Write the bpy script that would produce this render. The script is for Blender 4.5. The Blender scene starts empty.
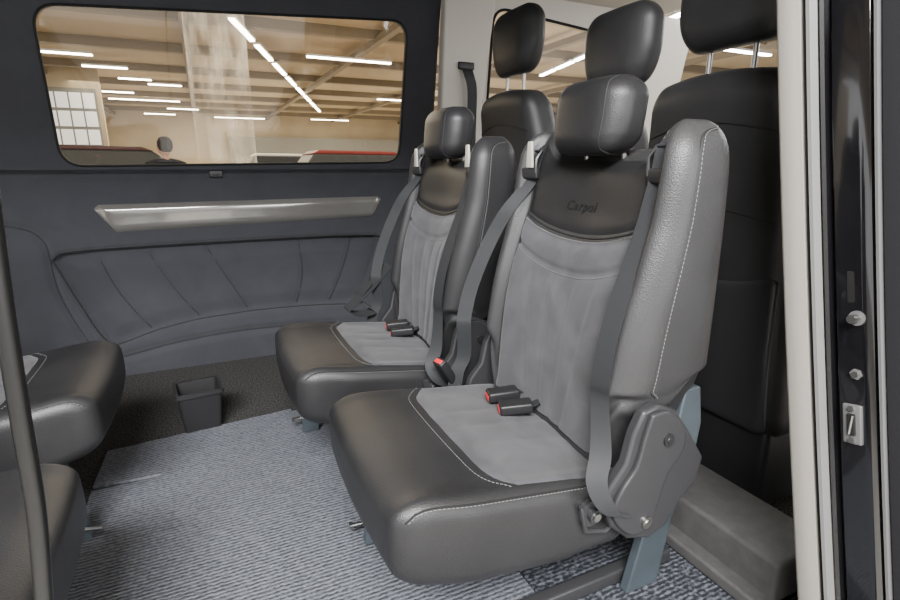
import bpy, bmesh, math, random
from mathutils import Vector, Matrix
random.seed(4)
S=bpy.context.scene; C=S.collection
PI=math.pi
H=0.97; FPX=520.0; YAW=math.radians(24.96); PIT=math.radians(14.55)
Fv=Vector((math.sin(YAW)*math.cos(PIT),math.cos(YAW)*math.cos(PIT),-math.sin(PIT)))
Rv=Vector((math.cos(YAW),-math.sin(YAW),0)); Uv=Rv.cross(Fv)
def at(u,v,X=None,Y=None,Z=None):
    d=Fv+Rv*((u-450)/FPX)-Uv*((v-300)/FPX)
    if X is not None:t=X/d.x
    elif Y is not None:t=Y/d.y
    else:t=(Z-H)/d.z
    return Vector((0,0,H))+d*t
def sm(v,a,b):
    t=max(0.,min(1.,(v-a)/(b-a))); return t*t*(3-2*t)
# ---------------- materials
def mat(name,col,rough=.5,metal=0,spec=.5,noise=None,bump=None,emit=None,sheen=0,coat=0,col2=None,stretch=None,thr=(.35,.65),dist=0):
    m=bpy.data.materials.new(name); m.use_nodes=True; nt=m.node_tree; b=nt.nodes['Principled BSDF']
    b.inputs['Base Color'].default_value=(*col,1); b.inputs['Roughness'].default_value=rough
    b.inputs['Metallic'].default_value=metal; b.inputs['Specular IOR Level'].default_value=spec
    b.inputs['Sheen Weight'].default_value=sheen; b.inputs['Coat Weight'].default_value=coat
    if coat: b.inputs['Coat Roughness'].default_value=.05
    if emit: b.inputs['Emission Color'].default_value=(*emit[0],1); b.inputs['Emission Strength'].default_value=emit[1]
    tc=nt.nodes.new('ShaderNodeTexCoord'); mp=nt.nodes.new('ShaderNodeMapping'); nt.links.new(tc.outputs['Object'],mp.inputs[0])
    if stretch: mp.inputs['Scale'].default_value=stretch
    if noise:
        n=nt.nodes.new('ShaderNodeTexNoise'); n.inputs['Scale'].default_value=noise; n.inputs['Detail'].default_value=5; n.inputs['Distortion'].default_value=dist
        nt.links.new(mp.outputs[0],n.inputs['Vector'])
        r=nt.nodes.new('ShaderNodeValToRGB'); r.color_ramp.elements[0].position=thr[0]; r.color_ramp.elements[1].position=thr[1]
        c2=col2 or tuple(c*1.5 for c in col)
        r.color_ramp.elements[0].color=(*col,1); r.color_ramp.elements[1].color=(*c2,1)
        nt.links.new(n.outputs['Fac'],r.inputs[0]); nt.links.new(r.outputs[0],b.inputs['Base Color'])
    if bump:
        kind,sc,st,di=bump
        if kind=='v': n=nt.nodes.new('ShaderNodeTexVoronoi'); out='Distance'
        else: n=nt.nodes.new('ShaderNodeTexNoise'); out='Fac'; n.inputs['Detail'].default_value=4
        n.inputs['Scale'].default_value=sc; nt.links.new(mp.outputs[0],n.inputs['Vector'])
        bp=nt.nodes.new('ShaderNodeBump'); bp.inputs['Strength'].default_value=st; bp.inputs['Distance'].default_value=di
        nt.links.new(n.outputs[out],bp.inputs['Height']); nt.links.new(bp.outputs[0],b.inputs['Normal'])
    return m
M={}
M['leather']=mat('black_leather',(.016,.016,.017),.40,spec=.4,noise=6,col2=(.023,.023,.024),bump=('v',420,.35,.001))
M['leather_dark']=mat('smooth_black_leather',(.012,.012,.013),.42,spec=.36,noise=6,col2=(.018,.018,.019),bump=('v',420,.25,.001))
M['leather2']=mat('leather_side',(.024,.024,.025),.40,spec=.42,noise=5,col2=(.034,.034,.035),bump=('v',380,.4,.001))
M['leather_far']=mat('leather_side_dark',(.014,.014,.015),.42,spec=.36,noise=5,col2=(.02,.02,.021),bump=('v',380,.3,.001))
M['leather_front']=mat('front_seat_leather',(.018,.018,.019),.45,spec=.4,noise=5,col2=(.026,.026,.027),bump=('v',380,.3,.001))
M['suede']=mat('grey_suede',(.046,.046,.050),.95,spec=.2,noise=11,col2=(.074,.074,.081),sheen=.15,bump=('n',300,.4,.001),thr=(.3,.7),dist=.6)
M['stitch']=mat('grey_thread',(.15,.15,.15),.7)
M['seam']=mat('seam',(.008,.008,.008),.7)
M['emboss']=mat('embossed_leather',(.006,.006,.006),.55,spec=.35)
M['plastic']=mat('black_plastic',(.015,.015,.016),.42,spec=.4,bump=('n',300,.2,.0006))
M['bracket']=mat('charcoal_plastic',(.028,.028,.030),.36,spec=.45,bump=('n',400,.2,.0005))
M['belt']=mat('belt_webbing',(.020,.021,.023),.6,spec=.3,bump=('n',500,.5,.0008),stretch=(1,1,4))
M['steel']=mat('steel',(.42,.42,.41),.3,1)
M['cream']=mat('cream_metal',(.6,.58,.5),.35,.3)
M['red']=mat('red_button',(.7,.01,.02),.45)
M['bluesteel']=mat('blue_grey_steel',(.055,.069,.080),.4,.3,noise=8,col2=(.070,.088,.102))
M['fabric']=mat('charcoal_navy_fabric',(.036,.037,.043),.95,spec=.15,noise=7,col2=(.042,.0435,.050),sheen=.25,bump=('n',260,.7,.002),thr=(.3,.7),dist=.8)
M['fabseam']=mat('fabric_seam',(.012,.012,.015),.9)
M['silver']=mat('warm_grey_gloss_trim',(.22,.21,.195),.13,.5,noise=3,col2=(.26,.25,.235),coat=.8)
M['carpet']=mat('dark_carpet',(.016,.016,.016),1,spec=.1,noise=150,col2=(.085,.083,.08),bump=('n',220,1,.004),thr=(.38,.7))
M['trim']=mat('light_grey_trim',(.50,.47,.42),.6,bump=('n',300,.2,.0005))
M['gloss']=mat('black_paint',(.005,.005,.006),.12,coat=1)
M['pole']=mat('black_seal_edge',(.006,.006,.006),.35)
M['satin']=mat('black_matte',(.008,.008,.009),.9,spec=.08)
M['rubber']=mat('black_rubber',(.012,.012,.012),.6,spec=.2)
M['greyseal']=mat('grey_seal',(.13,.13,.13),.45,.3)
M['pillar_gap']=mat('silver_edge',(.3,.3,.29),.4,.5)
M['shopwall']=mat('showroom_wall',(.42,.35,.25),.8,noise=.6,col2=(.52,.44,.32))
M['shopceil']=mat('showroom_ceiling',(.36,.28,.18),.8,noise=.3,col2=(.46,.37,.25),stretch=(1,.2,1))
M['beam']=mat('roof_beam',(.2,.165,.12),.7)
M['shopgrey']=mat('showroom_grey_wall',(.22,.22,.21),.7)
M['shopfloor']=mat('showroom_floor',(.6,.58,.54),.35,noise=1.5,col2=(.68,.66,.62))
M['doorwhite']=mat('white_door',(.7,.72,.74),.5)
M['glow']=mat('tube_glow',(1,1,1),.5,emit=((1,.98,.93),30))
M['skin']=mat('skin',(.36,.2,.14),.7,spec=.2); M['hair']=mat('hair',(.008,.006,.005),.9,spec=.1)
M['jacket']=mat('jacket',(.010,.011,.015),.9,spec=.1); M['trouser']=mat('trousers',(.03,.035,.05),.8)
M['carred']=mat('car_red',(.12,.010,.010),.45,spec=.3); M['cardark']=mat('car_dark',(.035,.012,.014),.45,spec=.3); M['carwhite']=mat('car_white',(.5,.5,.5),.45)
M['carglass']=mat('car_glass',(.015,.018,.022),.4,spec=.25)
def glassmat(name,tint,gl=.08,rough=.03,col=(1,1,1)):
    m=bpy.data.materials.new(name); m.use_nodes=True; nt=m.node_tree; nt.nodes.clear()
    o=nt.nodes.new('ShaderNodeOutputMaterial'); t=nt.nodes.new('ShaderNodeBsdfTransparent'); t.inputs[0].default_value=(*tint,1)
    g=nt.nodes.new('ShaderNodeBsdfGlossy'); g.inputs['Roughness'].default_value=rough; g.inputs[0].default_value=(*col,1); x=nt.nodes.new('ShaderNodeMixShader'); x.inputs[0].default_value=gl
    nt.links.new(t.outputs[0],x.inputs[1]); nt.links.new(g.outputs[0],x.inputs[2]); nt.links.new(x.outputs[0],o.inputs[0]); return m
M['glass']=glassmat('tinted_glass',(.74,.68,.56),.05); M['clear']=glassmat('clear_glass',(.95,.92,.86),.04)
m=bpy.data.materials.new('reflection_smudge'); m.use_nodes=True; nt=m.node_tree; nt.nodes.clear()  # cloudy pale colour imitating a blurred reflection in the window glass
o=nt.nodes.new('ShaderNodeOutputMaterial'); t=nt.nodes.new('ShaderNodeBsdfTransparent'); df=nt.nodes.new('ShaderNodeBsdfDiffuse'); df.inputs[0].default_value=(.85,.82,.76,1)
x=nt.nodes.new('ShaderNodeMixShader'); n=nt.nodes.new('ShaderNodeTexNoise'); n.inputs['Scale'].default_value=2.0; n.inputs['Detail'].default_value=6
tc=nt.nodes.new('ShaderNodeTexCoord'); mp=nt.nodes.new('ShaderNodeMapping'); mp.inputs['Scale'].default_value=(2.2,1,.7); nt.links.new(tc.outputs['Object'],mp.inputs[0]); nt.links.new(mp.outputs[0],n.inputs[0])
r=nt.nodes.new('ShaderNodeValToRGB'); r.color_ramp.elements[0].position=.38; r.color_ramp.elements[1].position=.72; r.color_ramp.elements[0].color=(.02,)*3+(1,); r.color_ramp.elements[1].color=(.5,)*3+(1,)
nt.links.new(n.outputs[0],r.inputs[0]); nt.links.new(r.outputs[0],x.inputs[0]); nt.links.new(t.outputs[0],x.inputs[1]); nt.links.new(df.outputs[0],x.inputs[2]); nt.links.new(x.outputs[0],o.inputs[0]); M['smudge']=m
def mat_mat(name,dark,light,scale,stretch,thr,wave,wmix):
    m=mat(name,dark,.7,noise=scale,col2=light,stretch=stretch,thr=thr); nt=m.node_tree; b=nt.nodes['Principled BSDF']
    ns=[x for x in nt.nodes if x.type=='TEX_NOISE'][0]; rp=[x for x in nt.nodes if x.type=='VALTORGB'][0]; tc=[x for x in nt.nodes if x.type=='TEX_COORD'][0]
    w=nt.nodes.new('ShaderNodeTexWave'); w.bands_direction='Y'; w.inputs['Scale'].default_value=wave; w.inputs['Distortion'].default_value=2.0; w.inputs['Detail'].default_value=2; w.inputs['Detail Scale'].default_value=3
    nt.links.new(tc.outputs['Object'],w.inputs['Vector'])
    mx=nt.nodes.new('ShaderNodeMix'); mx.data_type='FLOAT'; mx.inputs[0].default_value=wmix
    nt.links.new(ns.outputs['Fac'],mx.inputs[2]); nt.links.new(w.outputs['Fac'],mx.inputs[3]); nt.links.new(mx.outputs[0],rp.inputs[0])
    bp=nt.nodes.new('ShaderNodeBump'); bp.inputs['Strength'].default_value=.6; bp.inputs['Distance'].default_value=.006
    nt.links.new(mx.outputs[0],bp.inputs['Height']); nt.links.new(bp.outputs[0],b.inputs['Normal']); return m
M['mat1']=mat_mat('woven_silver_mat',(.030,.034,.043),(.175,.184,.208),125,(.8,1.25,1),(.30,.70),26,.30)
M['mat2']=mat_mat('speckled_mat',(.010,.012,.017),(.13,.138,.16),80,(1,1.4,1),(.44,.72),28,.15)
# ---------------- mesh helpers
def proj(p,half,rr):
    q=[max(-(half[i]-rr[i]),min(half[i]-rr[i],p[i])) for i in range(3)]
    d=[(p[i]-q[i])/rr[i] for i in range(3)]; l=math.sqrt(sum(x*x for x in d)) or 1
    return Vector([q[i]+rr[i]*d[i]/l for i in range(3)])
class MB:
    def __init__(s): s.bm=bmesh.new()
    def rbox(s,c=(0,0,0),half=(1,1,1),r=.01,n=(2,2,2),k=3,fn=None,rot=None):
        rr=(r,r,r) if not isinstance(r,tuple) else r
        rr=[min(rr[i],half[i]*.999) for i in range(3)]
        ax=[]
        for i in range(3):
            h=half[i]; q=h-rr[i]; L=[]
            for j in range(k,0,-1): L.append(-(q+rr[i]*math.tan(PI/4*j/k)))
            for j in range(n[i]+1): L.append(-q+2*q*j/n[i])
            for j in range(1,k+1): L.append(q+rr[i]*math.tan(PI/4*j/k))
            ax.append(L)
        bm=s.bm; cache={}
        def V(p):
            key=tuple(round(x,6) for x in p)
            if key in cache: return cache[key]
            w=proj(p,half,rr)
            if fn: w=fn(w)
            if rot: w=rot@w
            v=bm.verts.new(w+Vector(c)); cache[key]=v; return v
        for a in range(3):
            b_,c_=(a+1)%3,(a+2)%3
            for sg in (-1,1):
                for i in range(len(ax[b_])-1):
                    for j in range(len(ax[c_])-1):
                        def P(ii,jj):
                            p=[0,0,0]; p[a]=sg*half[a]; p[b_]=ax[b_][ii]; p[c_]=ax[c_][jj]; return p
                        vs=[V(P(i,j)),V(P(i+1,j)),V(P(i+1,j+1)),V(P(i,j+1))]
                        if sg<0: vs.reverse()
                        try: bm.faces.new(vs)
                        except ValueError: pass
        return s
    def box(s,c,half,rot=None):
        P=[]
        for dx in (-1,1):
            for dy in (-1,1):
                for dz in (-1,1):
                    w=Vector((dx*half[0],dy*half[1],dz*half[2]))
                    if rot: w=rot@w
                    P.append(s.bm.verts.new(w+Vector(c)))
        for f in ((0,1,3,2),(4,6,7,5),(0,4,5,1),(2,3,7,6),(0,2,6,4),(1,5,7,3)): s.bm.faces.new([P[i] for i in f])
        return s
    def tube(s,pts,r,n=8,cap=True,closed=False):
        pts=[Vector(p) for p in pts]; rings=[]; N=len(pts); up=None
        for i,p in enumerate(pts):
            if closed: t=pts[(i+1)%N]-pts[i-1]
            else: t=pts[min(i+1,N-1)]-pts[max(i-1,0)]
            t.normalize()
            if up is None: up=Vector((0,0,1)) if abs(t.z)<.9 else Vector((1,0,0))
            x=t.cross(up); 
            if x.length<1e-4: x=t.cross(Vector((0,1,0)))
            x.normalize(); y=x.cross(t); up=y
            rad=r[i] if isinstance(r,(list,tuple)) else r
            rings.append([s.bm.verts.new(p+x*rad*math.cos(2*PI*k/n)+y*rad*math.sin(2*PI*k/n)) for k in range(n)])
        for i in range(N if closed else N-1):
            a,b=rings[i],rings[(i+1)%N]
            for k in range(n): s.bm.faces.new([a[k],a[(k+1)%n],b[(k+1)%n],b[k]])
        if cap and not closed:
            s.bm.faces.new(rings[0]); s.bm.faces.new(rings[-1][::-1])
        return s
    def prism(s,poly,fn,a,b):
        A=[s.bm.verts.new(fn(p,q,a)) for p,q in poly]; B=[s.bm.verts.new(fn(p,q,b)) for p,q in poly]; n=len(poly)
        s.bm.faces.new(A); s.bm.faces.new(B[::-1])
        for i in range(n): s.bm.faces.new([A[i],B[i],B[(i+1)%n],A[(i+1)%n]])
        return s
    def ribbon(s,pts,wd,w,th=.0015):
        rows=[]
        N=len(pts)
        for i,p in enumerate(pts):
            p=Vector(p); t=Vector(pts[min(i+1,N-1)])-Vector(pts[max(i-1,0)]); d=Vector(wd[i]).normalized()
            nn=t.cross(d).normalized()
            rows.append([s.bm.verts.new(p+d*w/2+nn*th),s.bm.verts.new(p-d*w/2+nn*th),s.bm.verts.new(p-d*w/2-nn*th),s.bm.verts.new(p+d*w/2-nn*th)])
        for a,b in zip(rows,rows[1:]):
            for k in range(4): s.bm.faces.new([a[k],a[(k+1)%4],b[(k+1)%4],b[k]])
        s.bm.faces.new(rows[0]); s.bm.faces.new(rows[-1][::-1]); return s
    def grid(s,P,flip=False):
        V=[[s.bm.verts.new(p) for p in row] for row in P]
        for i in range(len(V)-1):
            for j in range(len(V[0])-1):
                f=[V[i][j],V[i+1][j],V[i+1][j+1],V[i][j+1]]
                s.bm.faces.new(f[::-1] if flip else f)
        return s
    def cyl(s,p,q,r,n=20): return s.tube([p,q],r,n)
    def build(s,name,m,parent=None,smooth=True,bevel=0,fix=True,ang=40):
        if fix: bmesh.ops.recalc_face_normals(s.bm,faces=s.bm.faces)
        me=bpy.data.meshes.new(name); s.bm.to_mesh(me); s.bm.free(); o=bpy.data.objects.new(name,me); C.objects.link(o)
        me.materials.append(m)
        if smooth:
            for p in me.polygons: p.use_smooth=True
            try: me.set_sharp_from_angle(angle=math.radians(ang))
            except Exception: pass
        if bevel:
            b=o.modifiers.new('b','BEVEL'); b.width=bevel; b.segments=3; b.limit_method='ANGLE'
        if parent: o.parent=parent
        return o
def tag(o,label,cat,group=None):
    o['label']=label; o['category']=cat
    if group:o['group']=group
    return o
def thing(name,label,cat,loc=(0,0,0),rz=0,group=None):
    o=bpy.data.objects.new(name,None); C.objects.link(o); o.location=loc; o.rotation_euler=(0,0,rz); o.empty_display_size=.1
    return tag(o,label,cat,group)
def struct(o): o['kind']='structure'; return o
def dup(root,loc,rz,label,group=None):
    made=set()
    def cp(o,par):
        c=o.copy(); C.objects.link(c); c.parent=par
        for ch in [k for k in bpy.data.objects if k.parent==o and k not in made]:
            made.add(c); cp(ch,c)
        made.add(c); return c
    r=cp(root,None); r.location=loc; r.rotation_euler=(0,0,rz); r['label']=label
    if group:r['group']=group
    return r
def remove_tree(o):
    for ch in list(o.children): remove_tree(ch)
    bpy.data.objects.remove(o)
def stitch(parent,pts,step=.008,ln=.0052,r=.0008):
    mb=MB()
    pts=[Vector(p) for p in pts]; seg=[(pts[i+1]-pts[i]).length for i in range(len(pts)-1)]; T=sum(seg); d=0
    def pos(s):
        for i,l in enumerate(seg):
            if s<=l: return pts[i].lerp(pts[i+1],s/max(l,1e-9))
            s-=l
        return pts[-1]
    L=[];R=[]
    while d+ln<T:
        for f,rr in ((0,r*.15),(.12,r),(.88,r),(1,r*.15)): L.append(pos(d+ln*f)); R.append(rr)
        d+=step
    mb.tube(L,R,4); mb.build('stitching',M['stitch'],parent,smooth=False,fix=False)
def catmull(P,n=8):
    P=[Vector(p) for p in P]; out=[]
    for i in range(len(P)-1):
        p0=P[max(i-1,0)];p1=P[i];p2=P[i+1];p3=P[min(i+2,len(P)-1)]
        for k in range(n):
            t=k/n; out.append(.5*((2*p1)+(p2-p0)*t+(2*p0-5*p1+4*p2-p3)*t*t+(3*p1-p0-3*p2+p3)*t**3))
    out.append(P[-1]); return out
# ================= SEAT (local: +x forward, y sideways, origin on floor)
CH=(.250,.265,.088); CR=(.055,.036,.040)
def cush(w,off=0):
    x,y,z=w
    top=sm(z,-.02,.06)
    z+= .006*sm(abs(y),.20,.245)*top
    z+= .008*math.exp(-((y/.17)**2))*top*(1-sm(x,.10,.22))
    z-= .008*sm(x,.17,.2425)*top
    z+= .010*sm(x,.12,.24)*(1-top)
    y*= 1-.05*sm(x,.1,.2425)+.010*math.cos(z*20)
    x+= .014*(1-(y/.26)**2)*sm(x,.1,.24)+.006*math.cos(z*18)*sm(x,.1,.24)
    if x<-.05 and z<0: z+=.02*sm(-x,.05,.2)
    return Vector((x+.122,y,z+.14*x+.3075))
def ctop(x,y,off=0):
    dx=max(0,abs(x)-(CH[0]-CR[0]))/CR[0]; dy=max(0,abs(y)-(CH[1]-CR[1]))/CR[1]
    return cush(Vector((x,y,CH[2]-CR[2]+CR[2]*math.sqrt(max(0,1-dx*dx-dy*dy)))))+Vector((0,0,off))
BH=(.1,.272,.365); BR=(.065,.055,.065); BZ=.687
BY=.208
def bfront(z): return -.072-.195*(z-.42)+.020*math.sin(PI*max(0,min(1,(z-.42)/.45)))
def brear(z): return -.338+.042*max(0,z-.55)
def back(w):
    x,y,z=w; Z=BZ+z; xn=(x/BH[0]+1)/2
    f=bfront(Z); r=brear(Z)
    ay=abs(y)
    f+= (.028*sm(ay,BY-.01,BY+.03)+.010*sm(ay,BY-.01,BY+.03)*sm(Z,.75,1.0)-.012*math.exp(-((ay-BY)/.008)**2))*sm(Z,.44,.52)
    f-= .016*(1-sm(ay,.0,.19))
    r+= .02*(ay/.26)**2
    X=r+(f-r)*xn
    Z+= (.15*sm(ay,.19,.25)+.10*sm(-x,-.02,.09))*sm(-z,.08,.365)
    Z-= .05*sm(z,.24,.36)*(1-sm(ay,.14,.20))
    y*= 1-.03*sm(z,.26,.365)+.025*math.sin(PI*max(0,min(1,(z+.25)/.64)))
    return Vector((X,y,Z))
def bsurf(y,z,off=0):
    z-=BZ
    dy=max(0,abs(y)-(BH[1]-BR[1]))/BR[1]; dz=max(0,abs(z)-(BH[2]-BR[2]))/BR[2]
    return back(Vector((BH[0]-BR[0]+BR[0]*math.sqrt(max(0,1-dy*dy-dz*dz)),y,z)))+Vector((off,0,0))
def gro(d,w): return math.exp(-(d/w)**2)
def buckle(t,c,rz,ry,strap):
    rot=Matrix.Rotation(rz,3,'Z')@Matrix.Rotation(ry,3,'Y'); c=Vector(c)
    bk=MB().rbox(c,(.040,.021,.013),.006,(2,2,2),2,rot=rot).build('belt_buckle',M['plastic'],t)
    MB().rbox(c+rot@Vector((.0385,0,-.001)),(.003,.015,.007),.002,(1,1,1),2,rot=rot).build('release_button',M['red'],bk)
    pp=catmull([c-rot@Vector((.036,0,0))]+[Vector(p) for p in strap],4)
    MB().ribbon(pp,[rot@Vector((0,1,0))]*len(pp),.024,.0015).build('buckle_strap',M['belt'],bk)
    return bk
def make_seat():
    t=thing('passenger_seat','x','seat')
    c=MB().rbox((0,0,0),CH,CR,(22,30,8),5,cush).build('seat_cushion',M['leather'],t,ang=80)
    P=[]
    nx,ny=44,60
    def fb(q): return .072-.018*q*q-.040*max(0,(abs(q)-.66)/.34)**2.2
    def hw(s): return .252-.010*sm(s,.1,1)
    for i in range(nx+1):
        s=i/nx; row=[]
        for j in range(ny+1):
            q=-1+2*j/ny
            x=-.235+(fb(q)+.235)*s; y=q*hw(s)
            e=max(0,min(1,(1-s)*9,(1-abs(q))*12))
            o=-.002+.0070*sm(e,0,1)
            for yy in (-.085,0,.085): o-=.0018*gro(y-yy*(1.1-.3*s),.010)*sm(1-s,.12,.3)
            o+=.0009*math.sin(x*40+y*25)*math.sin(y*38-x*22)*e
            row.append(ctop(x,y,o))
        P.append(row)
    MB().grid(P).build('cushion_panel',M['suede'],t,ang=80)
    stitch(t,[ctop(fb(q)+.006,q*.240,.0012)+Vector((.004,0,0)) for q in [k/24-1 for k in range(49)]])
    for sg in (-1,1):
        L=[ctop(-.22+.450*k/30,sg*.255,.0010) for k in range(31)]
        MB().tube(L,.0018,5).build('seam',M['seam'],c); stitch(t,[p+Vector((0,sg*.004,-.0012)) for p in L])
    b=MB().rbox((0,0,0),BH,BR,(8,66,34),7,back).build('backrest',M['leather2'],t,ang=80)
    def zt(y): return .812+.04*(y/.2)**2
    def z2(y): return .735+.05*(y/.2)**2
    P=[]
    for i in range(65):
        s=i/64; row=[]
        for j in range(57):
            q=-1+2*j/56; y=q*(BY-.004); z=.395+(zt(y)-.395)*s
            e=max(0,min(1,(1-s)*14,(1-abs(q))*9)); o=-.002+.008*sm(e,0,1)
            if z>z2(y): o+=.005*math.sin(PI*(z-z2(y))/(zt(y)-z2(y)))*e
            o-=.006*gro(z-z2(y),.006)
            if z<z2(y): 
                for yy in (-.1,-.035,.035,.1): o-=.0038*gro(y-yy*(.75+.35*(z-.43)/.3),.008)*sm(z2(y)-z,.0,.04)
                o+=.005*sm(z2(y)-z,0,.05)*(1-sm(z2(y)-z,.05,.25))*e
            o+=.0006*math.sin(z*34+y*25)*math.sin(y*38-z*22)
            row.append(bsurf(y,z,o))
        P.append(row)
    MB().grid(P).build('backrest_panel',M['suede'],t,ang=80)
    P=[]
    for i in range(16):
        s=i/15; row=[]
        for j in range(25):
            q=-1+2*j/24; y=q*(BY-.003); z=zt(y)+.003+(1.02-zt(y))*s
            e=max(0,min(1,s*12,(1-abs(q))*9)); row.append(bsurf(y,z,-.002+.006*sm(e,0,1)))
        P.append(row)
    sh=MB().grid(P).build('shoulder_panel',M['leather_dark'],t,ang=80)
    sh['label']='smooth black leather upper backrest'
    L=[bsurf(y,zt(y)+.001,.0005) for y in [-.2+.4*k/20 for k in range(21)]]; MB().tube(L,.002,5).build('seam',M['seam'],b)
    stitch(t,[bsurf(y,zt(y)-.007,.0068) for y in [-.19+.38*k/20 for k in range(21)]])
    stitch(t,[bsurf(y,z2(y)-.008,.0068) for y in [-.19+.38*k/20 for k in range(21)]])
    for sg in (-1,1):
        L=[]
        for k in range(31):
            zz=-.25+.55*k/30
            L.append(back(Vector((.040,sg*.2705,zz)))+Vector((0,sg*.0008,0)))
        for k in range(1,9):
            a=k/8*PI/2; p=proj((.040-.08*(1-math.cos(a)),sg*.272,.30+.065*math.sin(a)),BH,BR); L.append(back(p)+Vector((0,sg*.001,.001)))
        MB().tube(L,.0016,5).build('seam',M['seam'],b); stitch(t,[p+Vector((-.006,sg*.001,0)) for p in L])
    cu=bpy.data.curves.new('embossed_text','FONT'); cu.body='Carpol'; cu.size=.031; cu.extrude=.0004; cu.align_x='CENTER'; cu.shear=.2; cu.space_character=1.15
    to=bpy.data.objects.new('tmp',cu); C.objects.link(to); bpy.context.view_layer.update()
    me=bpy.data.meshes.new_from_object(to.evaluated_get(bpy.context.evaluated_depsgraph_get())); bpy.data.objects.remove(to)
    for v in me.vertices: v.co=bsurf(-.014+v.co.x,.870+v.co.y,.0050+v.co.z)
    eo=bpy.data.objects.new('embossed_lettering',me); C.objects.link(eo); me.materials.clear(); me.materials.append(M['emboss']); eo.parent=sh
    # headrest
    HC=(-.180,0,1.068); HH=(.054,.112,.079); HR=(.045,.055,.045)
    def hr(w):
        x,y,z=w; x-=1.1*y*y; y*=1-.06*sm(-z,-.01,.079)-.03*sm(z,.03,.08); x+=-.10*z
        return Vector((x,y,z))
    hd=MB().rbox(HC,HH,HR,(6,14,10),7,hr).build('headrest',M['leather_dark'],t,ang=80)
    for sg in (-1,1):
        L=[]
        for k in range(48):
            a=2*PI*k/48; cx_,cz_=math.cos(a),math.sin(a); sc=1/max(abs(cx_)/HH[0],abs(cz_)/HH[2])
            L.append(Vector(HC)+hr(proj((cx_*sc,sg*.080,cz_*sc),HH,HR)*1.004))
        MB().tube(L,.0012,5,closed=True).build('seam',M['seam'],hd)
    for sy in (-.06,.06): MB().cyl((-.225,sy,.94),(-.21,sy,1.02),.006).build('headrest_post',M['steel'],hd)
    # belts
    for sg in (1,-1):
        zs=[1.0,.97,.92,.86,.8,.72,.64,.56,.5]
        if sg==1:
            pts=[bsurf(sg*.210,1.03,-.01)]+[bsurf(sg*(.208+.02*sm(.9-z,0,.45)),z,.011+.014*math.sin(PI*(1-z)/.5)) for z in zs]
            pts+=[Vector((-.025,sg*.268,.45)),Vector((.0,sg*.290,.405)),Vector((-.008,sg*.308,.365)),Vector((-.035,sg*.312,.335)),Vector((-.06,sg*.310,.33))]
        else:
            pts=[bsurf(sg*.2,1.03,-.01)]+[bsurf(sg*min(.235,.203+.05*sm(1-z,0,.3)),z,.010)+Vector((.035*sm(.98-z,0,.45),sg*.05*sm(.95-z,0,.35),0)) for z in zs]
            pts+=[Vector((-.02,-.298,.45)),Vector((.0,-.302,.40)),Vector((.01,-.30,.34))]
        pts=catmull(pts,4); N=len(pts)
        if sg==1: wd=[Vector((.25+.9*sm(i/N,.6,.9),sg*(-.9+.85*sm(i/N,.6,.9)),.0+.7*sm(i/N,.8,1))) for i in range(N)]
        else: wd=[Vector((.3+.6*sm(i/N,.1,.4),-.9+.3*sm(i/N,.1,.4),0)) for i in range(N)]
        be=MB().ribbon(pts,wd,.040,.0012).build('seat_belt',M['belt'],t,ang=60)
        p=bsurf(sg*.210,.950,.018)
        rot=Matrix.Rotation(sg*-.25,3,'Z')
        MB().rbox(p,(.008,.031,.014),.005,(1,2,1),2,rot=rot).build('belt_guide',M['plastic'],be)
        MB().tube([p+Vector((.0,-.027,0)),p+Vector((.0,-.029,.035)),p+Vector((-.016,-.026,.055)),p+Vector((-.018,.026,.055)),p+Vector((.0,.029,.035)),p+Vector((.0,.027,0))],.0035,6).build('belt_loop',M['bracket'],be)
        if sg==-1: TONG(be,sg)
    buckle(t,(-.030,-.100,.412),-.25,.06,[(-.075,-.09,.418),(-.085,-.09,.41)])
    buckle(t,(-.025,-.030,.409),-.40,.10,[(-.075,-.01,.42),(-.085,-.02,.41)])
    b3=buckle(t,(.03,-.318,.405),.2,-1.0,[(.01,-.318,.34),(-.01,-.30,.29)]); b3['side_buckle']=1
    for sg in (1,-1):
        def loc(L,Y=.655):
            o=[]
            for u,v in L:
                w=at(u,v,Y=Y); o.append((.6-w.x,w.z))
            return o
        def closed(L): 
            q=[(p.x,p.y) for p in catmull([Vector((a,b_,0)) for a,b_ in L+[L[0]]],3)]; return q[:-1]
        poly=loc([(640,410),(655,403),(672,408),(686,430),(699,454),(692,478),(673,502),(662,522),(644,535),(624,536),(607,524),(600,504),(606,486),(622,462),(630,432)])
        br=MB().prism(poly,lambda p,q,d:Vector((p,sg*d,q)),.272,.296).build('recliner_cover',M['bracket'],t,bevel=.006,ang=30)
        poly=closed(loc([(647,412),(664,409),(678,422),(678,446),(662,470),(652,500),(642,524),(626,531),(612,521),(608,506),(617,486),(631,464),(639,436)],.65))
        MB().prism(poly,lambda p,q,d:Vector((p,sg*d,q)),.294,.306).build('cover_ridge',M['bracket'],br,bevel=.004,ang=30)
        for (u,v) in ((662,436),(640,517)):
            w=at(u,v,Y=.65); bx,bz=.6-w.x,w.z
            MB().tube([(bx,sg*.303,bz),(bx,sg*.310,bz),(bx,sg*.310,bz),(bx,sg*.312,bz)],[.013,.013,.007,.006],20).build('bolt_cap',M['steel'] if v>500 else M['plastic'],br)
        w=at(594,515,Y=.66); bx,bz=.6-w.x,w.z
        MB().tube([(bx,sg*.262,bz),(bx,sg*.276,bz),(bx,sg*.276,bz),(bx,sg*.287,bz)],[.028,.028,.014,.013],20).build('hinge',M['bracket'],t)
        MB().tube([(bx+.03,sg*.277,bz+.025),(bx+.018,sg*.28,bz-.03),(bx-.03,sg*.28,bz-.045),(bx-.09,sg*.272,bz-.02)],.005,8).build('recline_lever',M['bracket'],t)
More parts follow.
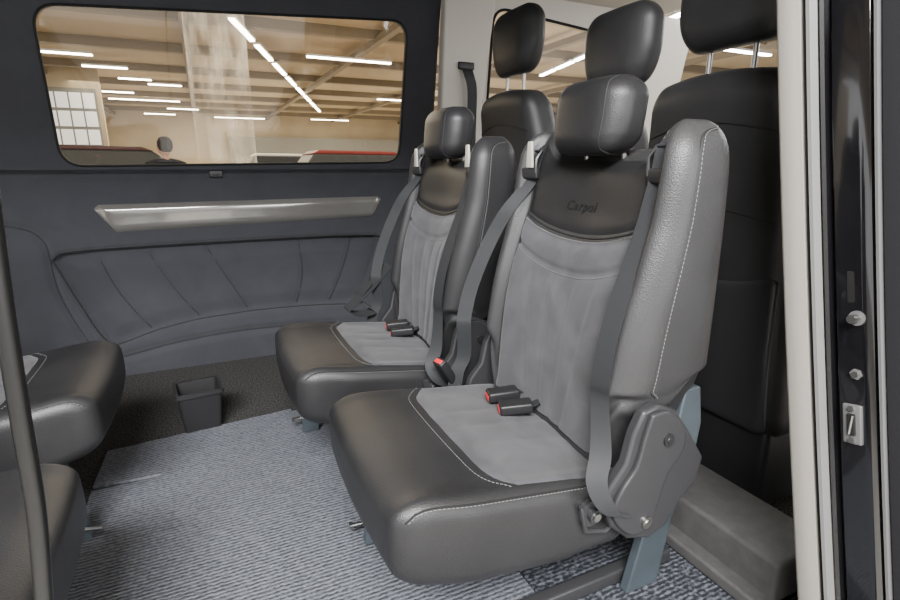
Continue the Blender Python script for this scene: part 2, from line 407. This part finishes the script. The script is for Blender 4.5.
        MB().cyl((bx,sg*.285,bz),(bx,sg*.291,bz),.008).build('hinge_bolt',M['steel'],t)
    for sg in (1,-1):
        MB().prism([(-.30,.50),(-.345,.50),(-.362,.41),(-.350,.30),(-.305,.18),(-.28,.012),(-.185,.012),(-.228,.19),(-.265,.30)],lambda p,q,d:Vector((p,d*sg,q)),.19,.215).build('rear_leg',M['bluesteel'],t,bevel=.004,ang=30)
        MB().rbox((-.11,sg*.165,.029),(.25,.016,.0175),.006,(1,1,1),2).build('floor_rail',M['bracket'],t)
    for yy,xx in ((-.205,.265),(.02,-.05)):
        MB().prism([(xx-.035,.26),(xx+.02,.26),(xx+.05,.012),(xx-.01,.012)],lambda p,q,d:Vector((p,d,q)),yy-.013,yy+.013).build('front_leg',M['bluesteel'],t,bevel=.004,ang=30)
    MB().tube([(.27,-.225,.055),(.335,-.235,.052),(.345,-.236,.052)],[.006,.006,.011],10).build('locking_pin',M['steel'],t)
    MB().rbox((.0,0,.222),(.22,.19,.018),.01,(1,1,1),2).build('seat_pan',M['plastic'],t)
    MB().cyl((-.28,-.2,.28),(-.28,.2,.28),.014).build('cross_bar',M['bluesteel'],t)
    return t
def TONG(be,sg):
    p=bsurf(sg*.205,.985,.034)
    MB().rbox(p+Vector((0,0,.01)),(.003,.015,.032),.0025,(1,1,1),2,fn=lambda v:Vector((v.x,v.y*(1 if v.z<-.005 else .6),v.z))).build('belt_tongue',M['cream'],be)
seat=make_seat()
seat.location=(.60,.94,0); seat.rotation_euler=(0,0,PI)
seat['label']='leather and suede seat nearest the camera, facing left, in front of the open doorway'
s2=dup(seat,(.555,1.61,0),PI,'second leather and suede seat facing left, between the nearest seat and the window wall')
for ch in list(s2.children):
    if ch.name.startswith('seat_belt'):
        if not [k for k in ch.children if k.name.startswith('belt_tongue')]: TONG(ch,1)
    if ch.name.startswith('shoulder_panel'):
        for k in list(ch.children): bpy.data.objects.remove(k)
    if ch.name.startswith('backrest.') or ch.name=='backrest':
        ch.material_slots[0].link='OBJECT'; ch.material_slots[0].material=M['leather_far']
for ch in list(s2.children):
    if ch.get('side_buckle'): remove_tree(ch)
s3=dup(seat,(-.675,1.68,0),0,'leather seat on the left facing right, beside the small bin, only its cushion in view')
s4=dup(seat,(-.655,.885,0),0,'leather seat at the lower left corner behind the black door edge bar')
for q in (seat,s2,s3,s4): q['group']='matching leather passenger seats'
Lf=catmull([(-.06,-.27,.60),(.0,-.30,.52),(.07,-.31,.455),(.10,-.31,.43),(.06,-.305,.41),(.0,-.30,.42),(.05,-.32,.47),(.01,-.31,.53)],5)
MB().ribbon(Lf,[Vector((.25,-.95,.25))]*len(Lf),.05,.0015).build('belt_fold',M['belt'],s2)
# ================= VAN SHELL
def wy(z): return 2.82 if z<.9 else 2.82-.18*((z-.9)/.9)
def poly_d(p,poly):
    ins=False; d=1e9; n=len(poly)
    for i in range(n):
        a=poly[i]; b=poly[(i+1)%n]
        if (a[1]>p[1])!=(b[1]>p[1]) and p[0]<(b[0]-a[0])*(p[1]-a[1])/(b[1]-a[1])+a[0]: ins=not ins
        vx,vy=b[0]-a[0],b[1]-a[1]; t=max(0,min(1,((p[0]-a[0])*vx+(p[1]-a[1])*vy)/(vx*vx+vy*vy)))
        d=min(d,math.hypot(p[0]-a[0]-t*vx,p[1]-a[1]-t*vy))
    return -d if ins else d
def line_d(p,L):
    d=1e9
    for a,b in zip(L,L[1:]):
        vx,vy=b[0]-a[0],b[1]-a[1]; t=max(0,min(1,((p[0]-a[0])*vx+(p[1]-a[1])*vy)/(vx*vx+vy*vy)))
        d=min(d,math.hypot(p[0]-a[0]-t*vx,p[1]-a[1]-t*vy))
    return d
def XZ(L,Y=2.8): 
    o=[]
    for u,v in L: w=at(u,v,Y=Y); o.append((w.x,w.z))
    return o
def smoothline(L,n=5,closed=False):
    P=[Vector((p[0],p[1],0)) for p in L]
    return [(q.x,q.y) for q in catmull(P,n)]
pocket_px=[(52,262),(60,254),(90,250),(150,246),(250,240),(330,236),(374,235),(382,240),(376,262),(362,296),(352,302),(300,305),(230,313),(170,325),(122,341),(110,340),(85,312)]
pocket=XZ(pocket_px)
ribs=[smoothline(XZ(l)) for l in ([(100,262),(120,295),(152,328)],[(150,256),(175,290),(200,316)],[(208,250),(232,285),(248,308)],[(300,244),(303,275),(297,303)],[(352,240),(343,270),(330,300)])]
arcs=[smoothline(XZ([(50,262),(62,300),(95,345),(112,356),(180,339),(250,327),(330,320)])),smoothline(XZ([(0,226),(30,232),(45,245),(50,262)]))]
P=[]
NX,NZ=300,100
for i in range(NX+1):
    x=-1.6+2.85*i/NX; row=[]
    for j in range(NZ+1):
        z=.95*j/NZ; d=poly_d((x,z),pocket); y=wy(z)
        y+= .045*sm(-d,-.012,.014)
        if d<0:
            for q in [line_d((x,z),l) for l in ribs]: y+= .011*math.exp(-(q/.013)**2)
            y-=.02*sm(-d,.015,.09)
        else:
            da=min(line_d((x,z),l) for l in arcs); y+= .018*math.exp(-(da/.016)**2)
        y-= .05*sm(.42-z,0,.30)
        row.append(Vector((x,y-.03,z)))
    P.append(row)
wall=struct(MB().grid(P).build('wall_back',M['fabric'],ang=80))
def wsurf(x,z):
    i=(x+1.6)/2.85*NX; j=z/.95*NZ; i0=int(max(0,min(NX-1,i))); j0=int(max(0,min(NZ-1,j)))
    a=P[i0][j0].lerp(P[i0+1][j0],i-i0); b_=P[i0][j0+1].lerp(P[i0+1][j0+1],i-i0); return a.lerp(b_,j-j0)
pc=smoothline(pocket+[pocket[0]],4)
MB().tube([wsurf(*p)+Vector((0,.001,0)) for p in pc[:-1]],.0042,6,closed=True).build('panel_seam',M['fabseam'],wall)
for l in ribs+arcs: MB().tube([wsurf(*p)+Vector((0,.0010,0)) for p in l],.0028,6).build('panel_seam',M['fabseam'],wall)
wcor=[(-.535,.965),(.985,.985),(1.0,1.655),(-.52,1.565)]
def rquad(c,r,n=8):
    o=[]; N=len(c)
    for i in range(N):
        p=Vector(c[i]); a=(Vector(c[i-1])-p).normalized()*r+p; b=(Vector(c[(i+1)%N])-p).normalized()*r+p
        for k in range(n+1):
            t=k/n; o.append(tuple(a.lerp(p,t).lerp(p.lerp(b,t),t)))
    return o
def plateface(name,hole,rect,m,yoff=-.03):
    cx=sum(p[0] for p in hole)/len(hole); cz=sum(p[1] for p in hole)/len(hole)
    x0,z0,x1,z1=rect; outer=[]
    for p in hole:
        dx,dz=p[0]-cx,p[1]-cz; t=1e9
        if dx>0:t=min(t,(x1-cx)/dx)
        if dx<0:t=min(t,(x0-cx)/dx)
        if dz>0:t=min(t,(z1-cz)/dz)
        if dz<0:t=min(t,(z0-cz)/dz)
        outer.append([cx+dx*t,cz+dz*t])
    for c in ((x0,z0),(x1,z0),(x1,z1),(x0,z1)):
        k=min(range(len(outer)),key=lambda i:math.hypot(outer[i][0]-c[0],outer[i][1]-c[1])); outer[k]=list(c)
    mb=MB(); N=len(hole)
    W=lambda p,dy=0:Vector((p[0],wy(p[1])+yoff+dy,p[1]))
    A=[mb.bm.verts.new(W(p,.03)) for p in hole]; B=[mb.bm.verts.new(W(p)) for p in hole]; D=[mb.bm.verts.new(W(p)) for p in outer]
    for i in range(N):
        j=(i+1)%N; mb.bm.faces.new([A[i],A[j],B[j],B[i]]); mb.bm.faces.new([B[i],B[j],D[j],D[i]])
    return mb.build(name,m,smooth=False)
hole=rquad(wcor,.09)
up=struct(plateface('wall_upper',hole,(-1.6,.93,1.17,1.84),M['fabric']))
def glassplane(name,hole,m,parent,dy=-.005):
    mb=MB(); mb.bm.faces.new([mb.bm.verts.new(Vector((p[0],wy(p[1])+dy,p[1]))) for p in hole]); return mb.build(name,m,parent,smooth=False)
w1=struct(thing('window_1','x','x')); del w1['label']; del w1['category']
glassplane('pane',hole,M['glass'],w1)
Wp=lambda p,dy:Vector((p[0],wy(p[1])+dy,p[1]))
MB().tube([Wp(p,-.03) for p in hole],.0055,6,closed=True).build('gasket',M['rubber'],w1)
w=at(216,174,Y=2.78); lt=MB().rbox(w,(.03,.008,.016),.005,(1,1,1),2).rbox(w+Vector((0,-.009,0)),(.014,.004,.006),.003,(1,1,1),2).build('window_latch',M['plastic']); tag(lt,'small black latch plate centred on the sill under the long window','latch')
T=XZ([(102,219.5),(379,206.5)],2.76); P2=[]
hh0=abs(XZ([(240,202)],2.76)[0][1]-XZ([(240,225)],2.76)[0][1])/2*1.05
for i in range(81):
    s=i/80; x=T[0][0]+(T[1][0]-T[0][0])*s; zc=T[0][1]+(T[1][1]-T[0][1])*s
    e=min(s,1-s); cap=math.sqrt(max(0.0,1-(1-min(1,e/.02))**2)) if e<.02 else 1
    h=hh0*(.72+.28*cap)*(1.08-.16*s); row=[]
    sl=.030*(1-sm(s,0,.06))-.020*sm(s,.94,1)
    for j in range(13):
        q=-1+j/6; row.append(Vector((x-sl*q,2.789-.020*(1-q**6)*(.1+.9*cap)-.006*sm(q,-.9,.9)*(1-q**6)*cap,zc+h*q)))
    P2.append(row)
struct(MB().grid(P2).build('trim_1',M['silver'],ang=80))
fl=MB().box((.85,1.59,-.03),(2.45,1.27,.03)).build('floor',M['carpet'],smooth=False); struct(fl)
sill=MB().rbox((.38,.335,-.035),(.58,.03,.032),.01,(1,1,1),2).build('trim_2',M['plastic']); struct(sill)
ce=MB().box((-.1,1.67,1.86),(1.5,1.05,.02)).build('ceiling',M['fabric'],smooth=False); struct(ce)
ce2=MB().box((2.0,1.67,1.86),(.6,1.05,.02)).build('ceiling_front',M['trim'],smooth=False); struct(ce2)
fp=MB().prism([(1.17,0.0),(1.52,0.0),(1.47,.9),(1.44,1.3),(1.46,1.84),(1.17,1.84)],lambda p,q,d:Vector((p,wy(q)+d,q)),-.07,-.01).build('trim_3',M['trim'],bevel=.01,ang=30); struct(fp)
h2=rquad([(1.50,1.06),(2.62,.98),(2.30,1.70),(1.47,1.765)],.09)
fd=struct(plateface('wall_front',h2,(1.46,.2,2.9,1.84),M['trim']))
w2=struct(thing('window_2','x','x')); del w2['label']; del w2['category']
glassplane('pane',h2,M['clear'],w2); MB().tube([Wp(p,-.03) for p in h2],.008,6,closed=True).build('gasket',M['rubber'],w2)
bl=thing('pillar_seat_belt','black seat belt loop hanging on the pale far pillar','seat belt')
w=at(466,66,Y=2.60)
MB().rbox(w,(.045,.012,.018),.006,(1,1,1),2).build('belt_anchor',M['plastic'],bl)
L=catmull([w,w+Vector((.01,-.02,-.05)),w+Vector((.03,-.015,-.12)),w+Vector((.035,0,-.3)),w+Vector((.02,.0,-.9))],5)
MB().ribbon(L,[Vector((1,0,.15))]*len(L),.055).build('belt_webbing',M['belt'],bl)
def strip(name,prof,m,z0=-.06,z1=1.84,parent=None,slope=.2):
    P=[]
    for k in range(25):
        z=z0+(z1-z0)*k/24; o=slope*(z-.73)-.02*((z-.73))**2
        P.append([Vector((x,y+o,z)) for y,x in prof])
    return MB().grid(P).build(name,m,parent,ang=50)
struct(strip('trim_4',[(.62,1.12),(.60,1.0),(.575,.94),(.565,.93),(.526,.925),(.521,.93),(.520,.95)],M['trim']))
struct(strip('trim_30',[(.522,.96),(.521,.926),(.518,.920),(.514,.926),(.513,.95)],M['rubber']))
struct(strip('trim_5',[(.514,.96),(.514,.925),(.511,.916),(.505,.916),(.501,.93)],M['pillar_gap']))
struct(strip('trim_6',[(.503,.95),(.498,.93),(.490,.928),(.486,.940),(.482,.940),(.478,.928),(.440,.924),(.425,.924),(.419,.93),(.417,.95)],M['gloss']))
struct(strip('trim_8',[(.418,.95),(.416,.920),(.413,.914),(.409,.914),(.407,.93)],M['greyseal']))
struct(strip('trim_7',[(.408,.95),(.405,.92),(.390,.93),(.375,.96),(.365,1.1),(.36,1.6)],M['satin']))
def onj(u,v,X=.92): return at(u,v,X=X)
sk=thing('door_striker','steel door striker plate with slotted loop low on the black door pillar','striker')
w=onj(853,424,.922)
RJ=Matrix.Rotation(-.19,3,'X')
MB().rbox(w,(.004,.014,.033),.003,(1,1,1),2,rot=RJ).build('plate',M['greyseal'],sk)
MB().rbox(w+Vector((-.005,0,.0)),(.002,.006,.018),.0015,(1,1,1),2,rot=RJ).build('slot',M['rubber'],sk)
MB().cyl(w+Vector((-.006,0,.016)),w+Vector((-.006,0,-.016)),.0025,8).build('loop',M['steel'],sk)
for dz in (.026,-.026): MB().cyl(w+Vector((-.003,dz*.19,dz)),w+Vector((-.007,dz*.19,dz)),.005,6).build('screw',M['steel'],sk)
def pin(name,u,v,rr,ll,label,m):
    w=onj(u,v,.926); t=thing(name,label,'bolt')
    MB().cyl(w,w+Vector((-.005,0,0)),rr,6 if name=='bolt' else 20).build('head',m,t); MB().cyl(w+Vector((-.005,0,0)),w+Vector((-ll,0,0)),rr*.55).build('shank',M['steel'],t)
pin('guide_pin',858,318,.012,.020,'round steel guide pin sticking out of the black door pillar',M['greyseal'])
pin('bolt',857,374,.009,.008,'grey bolt head between the guide pin and striker on the black pillar',M['greyseal'])
w=onj(858,287,.928); pl=MB().rbox(w,(.003,.015,.026),.002,(1,1,1),2,rot=RJ).build('cover_plate',M['rubber']); tag(pl,'flat black cover plate on the door pillar above the steel pin','plate')
L=[]
for u,v in ((-60,-300),(-35,0),(-14,180),(2,300),(21,420),(36,510),(43,590),(45,640),(38,760)):
    L.append(at(u,v,Y=.47))
bar=MB().tube(catmull(L,5),.0068,10).build('trim_9',M['pole']); struct(bar)
# ================= mats
def mat_obj(name,poly,m,z1=.010):
    return MB().prism(poly,lambda p,q,d:Vector((p,q,d)),.001,z1).build(name,m,smooth=False)
m1=mat_obj('floor_mat',[(-.395,.37),(.60,.37),(.60,2.0),(.23,2.01),(.23,2.03),(-.395,1.965),(-.405,1.740),(-.22,1.733),(-.22,1.718),(-.405,1.718)],M['mat1'])
tag(m1,'long silver-blue woven floor mat between the facing seats','floor mat')
m2=mat_obj('floor_mat',[(.603,.37),(1.25,.37),(1.25,2.0),(.603,2.0)],M['mat2'],.011)
tag(m2,'dark speckled floor mat under and behind the nearest seat','floor mat')
bn=thing('bin','small square black plastic bin standing on the floor at the end of the mat','bin')
bc=at(203,434,Z=0.0); bc.y+=.065; bc.z=0.002
mb=MB(); rings=[]
for (z,hw,hd) in ((.0,.062,.05),(.15,.075,.068),(.15,.082,.075),(.165,.082,.075),(.165,.070,.062),(.01,.053,.045)):
    q=rquad([(-hw,-hd),(hw,-hd),(hw,hd),(-hw,hd)],.014,4); rings.append([mb.bm.verts.new(Vector((p[0],p[1],z))) for p in q])
for a,b in zip(rings,rings[1:]):
    for k in range(len(a)): mb.bm.faces.new([a[k],a[(k+1)%len(a)],b[(k+1)%len(a)],b[k]])
mb.bm.faces.new(rings[0]); mb.bm.faces.new(rings[-1])
mb.build('tub',M['plastic'],bn,ang=30)
bn.location=bc; bn.rotation_euler=(0,0,.1)
# ================= FRONT SEATS (facing +X)
def front_seat(y0,y1,zt,xt,label,hy=None,hz_=.105,hw_=.135):
    t=thing('front_seat',label,'seat',group='front row seats'); w=(y1-y0)/2; yc=(y0+y1)/2; hz=(zt-.22)/2; zc=(zt+.22)/2
    def fn(v,o=0):
        x,y,z=v; k=(z+hz)/(2*hz)
        y*=1-.12*sm(k,.72,1)+.04*math.sin(PI*k); x+= (1-k)*.14 + .45*(y*y)*sm(k,.2,.7) -.012*math.sin(PI*k*1.6)
        z-=.5*y*y*sm(k,.8,1)
        return Vector((x,y,z))
    b=MB().rbox((xt,yc,zc),(.07,w,hz),(.055,.06,.08),(3,16,20),5,fn).build('backrest',M['leather_front'],t,ang=80)
    def fl(v): 
        q=fn(Vector((v.x-.066,v.y,v.z-hz*.52))); return q+Vector((0,0,.05*(v.y/w)**2*sm(v.z,0,hz*.4)))
    MB().rbox((xt,yc,zc),(.012,w*.9,hz*.42),(.01,.03,.03),(1,14,14),3,fl).build('back_shell',M['bracket'],t,ang=80)
    for kk in (.62,.84):
        L=[Vector((xt,yc,zc))+fn(Vector((-.0705,-w*.80+2*w*.80*i/16,-hz+2*hz*kk+.03*(1-(2*i/16-1)**2)))) for i in range(17)]
        MB().tube(L,.0026,5).build('seam',M['seam'],b)
    MB().rbox((xt+.33,yc,.40),(.25,w,.07),(.05,.05,.04),(3,3,2),4).build('seat_cushion',M['leather'],t,ang=80)
    MB().rbox((xt+.30,yc,.17),(.22,w*.92,.16),(.02,.02,.02),(2,2,2),3).build('seat_base',M['plastic'],t,ang=80)
    hh=MB().rbox((xt-.005,hy or yc,zt+.05+hz_),(.05,hw_,hz_),(.045,.075,.07),(3,6,5),6,lambda v:Vector((v.x+.5*v.y*v.y,v.y*(1-.12*sm(-v.z,0,.09)),v.z))).build('headrest',M['leather_front'],t,ang=80)
    for s in (-1,1): MB().cyl((xt,(hy or yc)+s*.065,zt-.03),(xt,(hy or yc)+s*.065,zt+.08),.0065).build('headrest_post',M['steel'],hh)
    return t
front_seat(.775,1.272,1.205,1.25,'black front passenger seat nearest the pale door pillar, seen from behind',hy=.995,hw_=.172)
front_seat(1.312,1.66,1.155,1.25,'middle black front seat behind the headrest of the nearest left-facing seat',hy=1.405,hz_=.12,hw_=.155)
front_seat(1.80,2.28,1.275,1.22,'farthest black front seat, beside the far pale pillar',hy=1.98,hz_=.125,hw_=.16)
sb=thing('step_box','low grey moulded step behind the front passenger seat','step')
stepm=mat('grey_moulded_step',(.042,.041,.040),.7,noise=30,col2=(.055,.053,.052),bump=('n',200,.5,.002))
MB().rbox((1.13,.80,.075),(.095,.25,.062),(.012,.012,.012),(2,2,2),3).build('upper_tier',stepm,sb)
MB().rbox((1.11,.80,.030),(.115,.25,.017),(.008,.008,.008),(2,2,2),3).build('lower_tier',stepm,sb)
# ================= SHOWROOM
struct(MB().box((3,12,-.56),(22,20,.05)).build('floor_outside',M['shopfloor'],smooth=False))
struct(MB().box((3,12,3.62),(22,20,.05)).build('ceiling_outside',M['shopceil'],smooth=False))
struct(MB().box((3,31,1.5),(22,.1,2.1)).build('wall_outside',M['shopwall'],smooth=False))
struct(MB().box((24,12,1.5),(.1,20,2.1)).build('wall_outside_right',M['shopwall'],smooth=False))
struct(MB().box((-12.2,18.2,1.5),(9.9,.1,2.1)).build('wall_outside_left',M['shopwall'],smooth=False))
struct(MB().box((9,30.5,.9),(7.5,.1,1.5)).build('trim_10',M['shopgrey'],smooth=False))
for k in range(9):
    struct(MB().box((3,5+k*3.0,3.48),(22,.09,.09)).build('trim_%d'%(11+k),M['beam'],smooth=False))
for k,x in enumerate((-3.5,0,3.5,7,11,15)):
    struct(MB().box((x,16,3.38),(.07,15,.06)).build('trim_%d'%(20+k),M['beam'],smooth=False))
gd=thing('sectional_door','white sectional garage door with window rows at the left of the showroom','garage door')
MB().box((-3.2,18.05,1.25),(.8,.04,1.75)).build('door_leaf',M['shopgrey'],gd,smooth=False)
daylit=mat('daylit_panel',(.8,.83,.86),.4,emit=((.8,.88,1),.9))
for i in range(5):
    for j in range(7): MB().box((-3.2+(i-2)*.31,17.99,-.2+j*.48),(.135,.01,.2)).build('pane',daylit,gd,smooth=False)
def lamp(x,y,rz,L,label,z=3.30,group='showroom ceiling tubes'):
    t=thing('ceiling_light',label,'light',(x,y,z),rz,group)
    MB().box((0,0,.03),(L/2,.07,.02)).build('housing',M['doorwhite'],t,smooth=False)
    MB().box((0,0,-.005),(L/2,.045,.015)).build('tube',M['glow'],t,smooth=False)
def lampat(u,v,L,rz=0,label='',z=3.30,group='showroom ceiling tubes'): 
    w=at(u,v,Z=z); lamp(w.x,w.y,rz,L,label,z,group)
a0=at(228,15,Z=3.3); a1=at(320,112,Z=3.3); an=math.atan2(a1.y-a0.y,a1.x-a0.x)
for k in range(8):
    p=a0.lerp(a1,(k+.5)/8); lamp(p.x,p.y,an,(a1-a0).length/8*.8,'tube light in the long receding row seen through the side window',group='receding row of tube lights')
a0=at(695,8,Z=3.3); a1=at(540,76,Z=3.3); an2=math.atan2(a1.y-a0.y,a1.x-a0.x)
for k in range(6):
    p=a0.lerp(a1,(k+.5)/6); lamp(p.x,p.y,an2,(a1-a0).length/6*.85,'tube light in the row seen above the front seats',group='row of tube lights above the front seats')
for (u,v,L,lb) in ((66,53,.95,'short tube light at the upper left of the side window'),(105,67,.95,'tube light just right of the upper left one'),(145,100,2.3,'long tube light above the garage door side of the window'),(183,109,1.2,'small distant tube light left of the reflected film'),(350,60,1.95,'single bright tube light at the upper right of the side window'),(70,97,.6,'faint tube light close above the garage door'),(165,85,.9,'tube light between the reflected film and garage door'),(240,118,2.4,'farthest tube light low in the window middle'),(393,100,1.2,'tube light at the right edge of the side window'),(745,52,1.6,'tube light under the nearest front headrest')):
    lampat(u,v,L,0,lb)
for (u,v,L) in ((135,79,.8),(118,92,.9),(205,121,1.6),(272,122,2.0),(160,114,1.3),(330,120,2.0)):
    lampat(u,v,L,0,'small distant tube light deep in the showroom seen through the side window',group='small distant showroom tubes')
w=at(222,100,Y=9); bn2=MB()  # sheet added beyond the glass in place of its whitish reflection
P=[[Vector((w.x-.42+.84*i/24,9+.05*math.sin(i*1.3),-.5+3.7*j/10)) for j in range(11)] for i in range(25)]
o=bn2.grid(P).build('reflection_sheet',M['smudge']); tag(o,'pale sheet added for the reflected film hanging in the showroom beyond the side window','sheet')
def car(x,y,rz,m,label,sc=1.1):
    t=thing('car',label,'car',(x,y,-.51),rz); t.scale=(sc,sc,sc)
    f=lambda p,q,d:Vector((p,d,q))
    MB().prism([(-2.2,.35),(2.2,.35),(2.25,.7),(2.1,.95),(1.2,1.08),(-1.9,1.1),(-2.25,.9)],f,-.88,.88).build('body',m,t,bevel=.08,ang=30)
    MB().prism([(-1.8,1.08),(1.15,1.08),(.45,1.60),(-1.4,1.62)],lambda p,q,d:Vector((p,d*(1-.16*(q-1.08)/.54),q)),-.80,.80).build('cabin_glass',M['carglass'],t,bevel=.04,ang=30)
    MB().prism([(-1.45,1.60),(.50,1.585),(.3,1.66),(-1.3,1.68)],f,-.68,.68).build('roof',m,t,bevel=.03,ang=30)
    for sx in (-1.35,1.4):
        for sy in (-.8,.8): MB().cyl((sx,sy-.1,.34),(sx,sy+.1,.34),.34,24).build('wheel',M['rubber'],t)
w=at(125,160,Y=13.5); car(w.x,13.5,0.1,M['cardark'],'very dark parked car beyond the left half of the side window',1.11)
w=at(360,160,Y=12.5); car(w.x+.3,12.5,.0,M['carred'],'dark red parked car beyond the right end of the side window',1.07)
w=at(300,160,Y=19); car(w.x,19,.0,M['carwhite'],'white parked car farther back, left of the red car',1.10)
def skin(name,joints,edges,m,parent,sub=2):
    me=bpy.data.meshes.new(name); me.from_pydata([j[0] for j in joints],edges,[]); o=bpy.data.objects.new(name,me); C.objects.link(o)
    o.modifiers.new('s','SKIN')
    for i,j in enumerate(joints): me.skin_vertices[0].data[i].radius=(j[1],j[1] if len(j)<3 else j[2])
    me.skin_vertices[0].data[0].use_root=True
    s=o.modifiers.new('u','SUBSURF'); s.levels=sub; s.render_levels=sub; me.materials.append(m); o.parent=parent
    return o
pt=thing('person','person in a dark jacket with short dark hair standing in the showroom','person',(at(166,160,Y=8).x,8,-.51),PI+.55)
pt.scale=(1.03,1.03,1.03)
J=[((0,0,.95),.13,.09),((0,0,1.2),.12,.08),((0,0,1.40),.10,.07),((0,0,1.50),.045),((0,-.01,1.6),.05)]
E=[(0,1),(1,2),(2,3),(3,4)]
for s in (-1,1):
    b=len(J); J+=[((s*.19,0,1.40),.05),((s*.25,.02,1.14),.04),((s*.24,-.08,.9),.032),((s*.24,-.1,.83),.028,.018)]
    E+=[(2,b),(b,b+1),(b+1,b+2),(b+2,b+3)]
    for k in range(4):
        q=len(J); J+=[((s*.24,-.125+.02*k,.77),.010),((s*.235,-.12+.02*k,.74-.005*(k==1)),.009),((s*.225,-.115+.02*k,.715),.008)]; E+=[(b+3,q),(q,q+1),(q+1,q+2)]
    q=len(J); J+=[((s*.23,-.14,.82),.011),((s*.215,-.155,.785),.009)]; E+=[(b+3,q),(q,q+1)]
    q=len(J); J+=[((s*.09,0,.88),.09),((s*.1,-.01,.5),.06),((s*.1,.02,.1),.045),((s*.1,-.12,.04),.04)]; E+=[(0,q),(q,q+1),(q+1,q+2),(q+2,q+3)]
skin('body',J,E,M['skin'],pt)
def hf(v):
    x,y,z=v; x*=1-.25*sm(-z,0,.12); 
    if y<0: y-=.018*math.exp(-(x/.012)**2-((z+.01)/.022)**2)-.006*math.exp(-((abs(x)-.03)/.014)**2-((z-.015)/.012)**2)
    return Vector((x,y,z))
MB().rbox((0,-.01,1.66),(.076,.095,.115),(.07,.085,.1),(4,4,4),8,hf).build('head',M['skin'],pt)
MB().rbox((0,.022,1.685),(.084,.092,.103),(.075,.085,.09),(2,2,2),6).build('hair',M['hair'],pt)
for s in (-1,1): MB().rbox((s*.03,-.098,1.675),(.011,.006,.005),.004,(1,1,1),2).build('eye',M['hair'],pt)
JJ=[((0,0,.92),.17,.14),((0,0,1.2),.165,.13),((0,0,1.43),.15,.115),((0,0,1.54),.085)];EE=[(0,1),(1,2),(2,3)]
for s in (-1,1):
    b=len(JJ); JJ+=[((s*.2,0,1.42),.085),((s*.255,.02,1.14),.065),((s*.243,-.075,.92),.048)]; EE+=[(2,b),(b,b+1),(b+1,b+2)]
skin('jacket',JJ,EE,M['jacket'],pt)
JJ=[((0,0,.92),.155,.12)];EE=[]
for s in (-1,1):
    b=len(JJ); JJ+=[((s*.09,0,.86),.1),((s*.1,-.01,.5),.075),((s*.1,.02,.1),.06)]; EE+=[(0,b),(b,b+1),(b+1,b+2)]
skin('trousers',JJ,EE,M['trouser'],pt)
# ================= LIGHT + CAMERA
wd=bpy.data.worlds.new('W'); S.world=wd; wd.use_nodes=True; wd.node_tree.nodes['Background'].inputs[0].default_value=(.985,.987,1,1); wd.node_tree.nodes['Background'].inputs[1].default_value=2.1
def area(n,loc,tgt,sx,sy,p,col=(1,1,1)):
    l=bpy.data.lights.new(n,'AREA'); l.shape='RECTANGLE'; l.size=sx; l.size_y=sy; l.energy=p; l.color=col
    o=bpy.data.objects.new(n,l); C.objects.link(o); o.location=loc; o.rotation_euler=(Vector(tgt)-Vector(loc)).to_track_quat('-Z','Y').to_euler()
area('door_side_light',(-1.0,-1.7,3.1),(.4,1.3,.4),2.2,1.0,660,(.99,.99,1))
area('low_door_light',(1.6,-3,1.7),(0,2,.4),2.5,2,120)
area('showroom_light_near',(3,9,3.2),(3,9,0),14,6,1400,(1,.93,.82))
area('showroom_light_far',(5,22,3.2),(5,22,0),16,12,3000,(1,.93,.82))
area('cab_fill_light',(3.4,1.4,2.2),(1.5,1.5,.8),1.5,1.2,60)  # unseen fill added to lift the blacks around the front seats
cd=bpy.data.cameras.new('camera'); co=bpy.data.objects.new('camera',cd); C.objects.link(co); cd.sensor_width=36; cd.lens=FPX/900*36; cd.clip_start=.02; cd.clip_end=200
co.matrix_world=Matrix(((Rv.x,Uv.x,-Fv.x,0),(Rv.y,Uv.y,-Fv.y,0),(Rv.z,Uv.z,-Fv.z,H),(0,0,0,1)))
S.camera=co
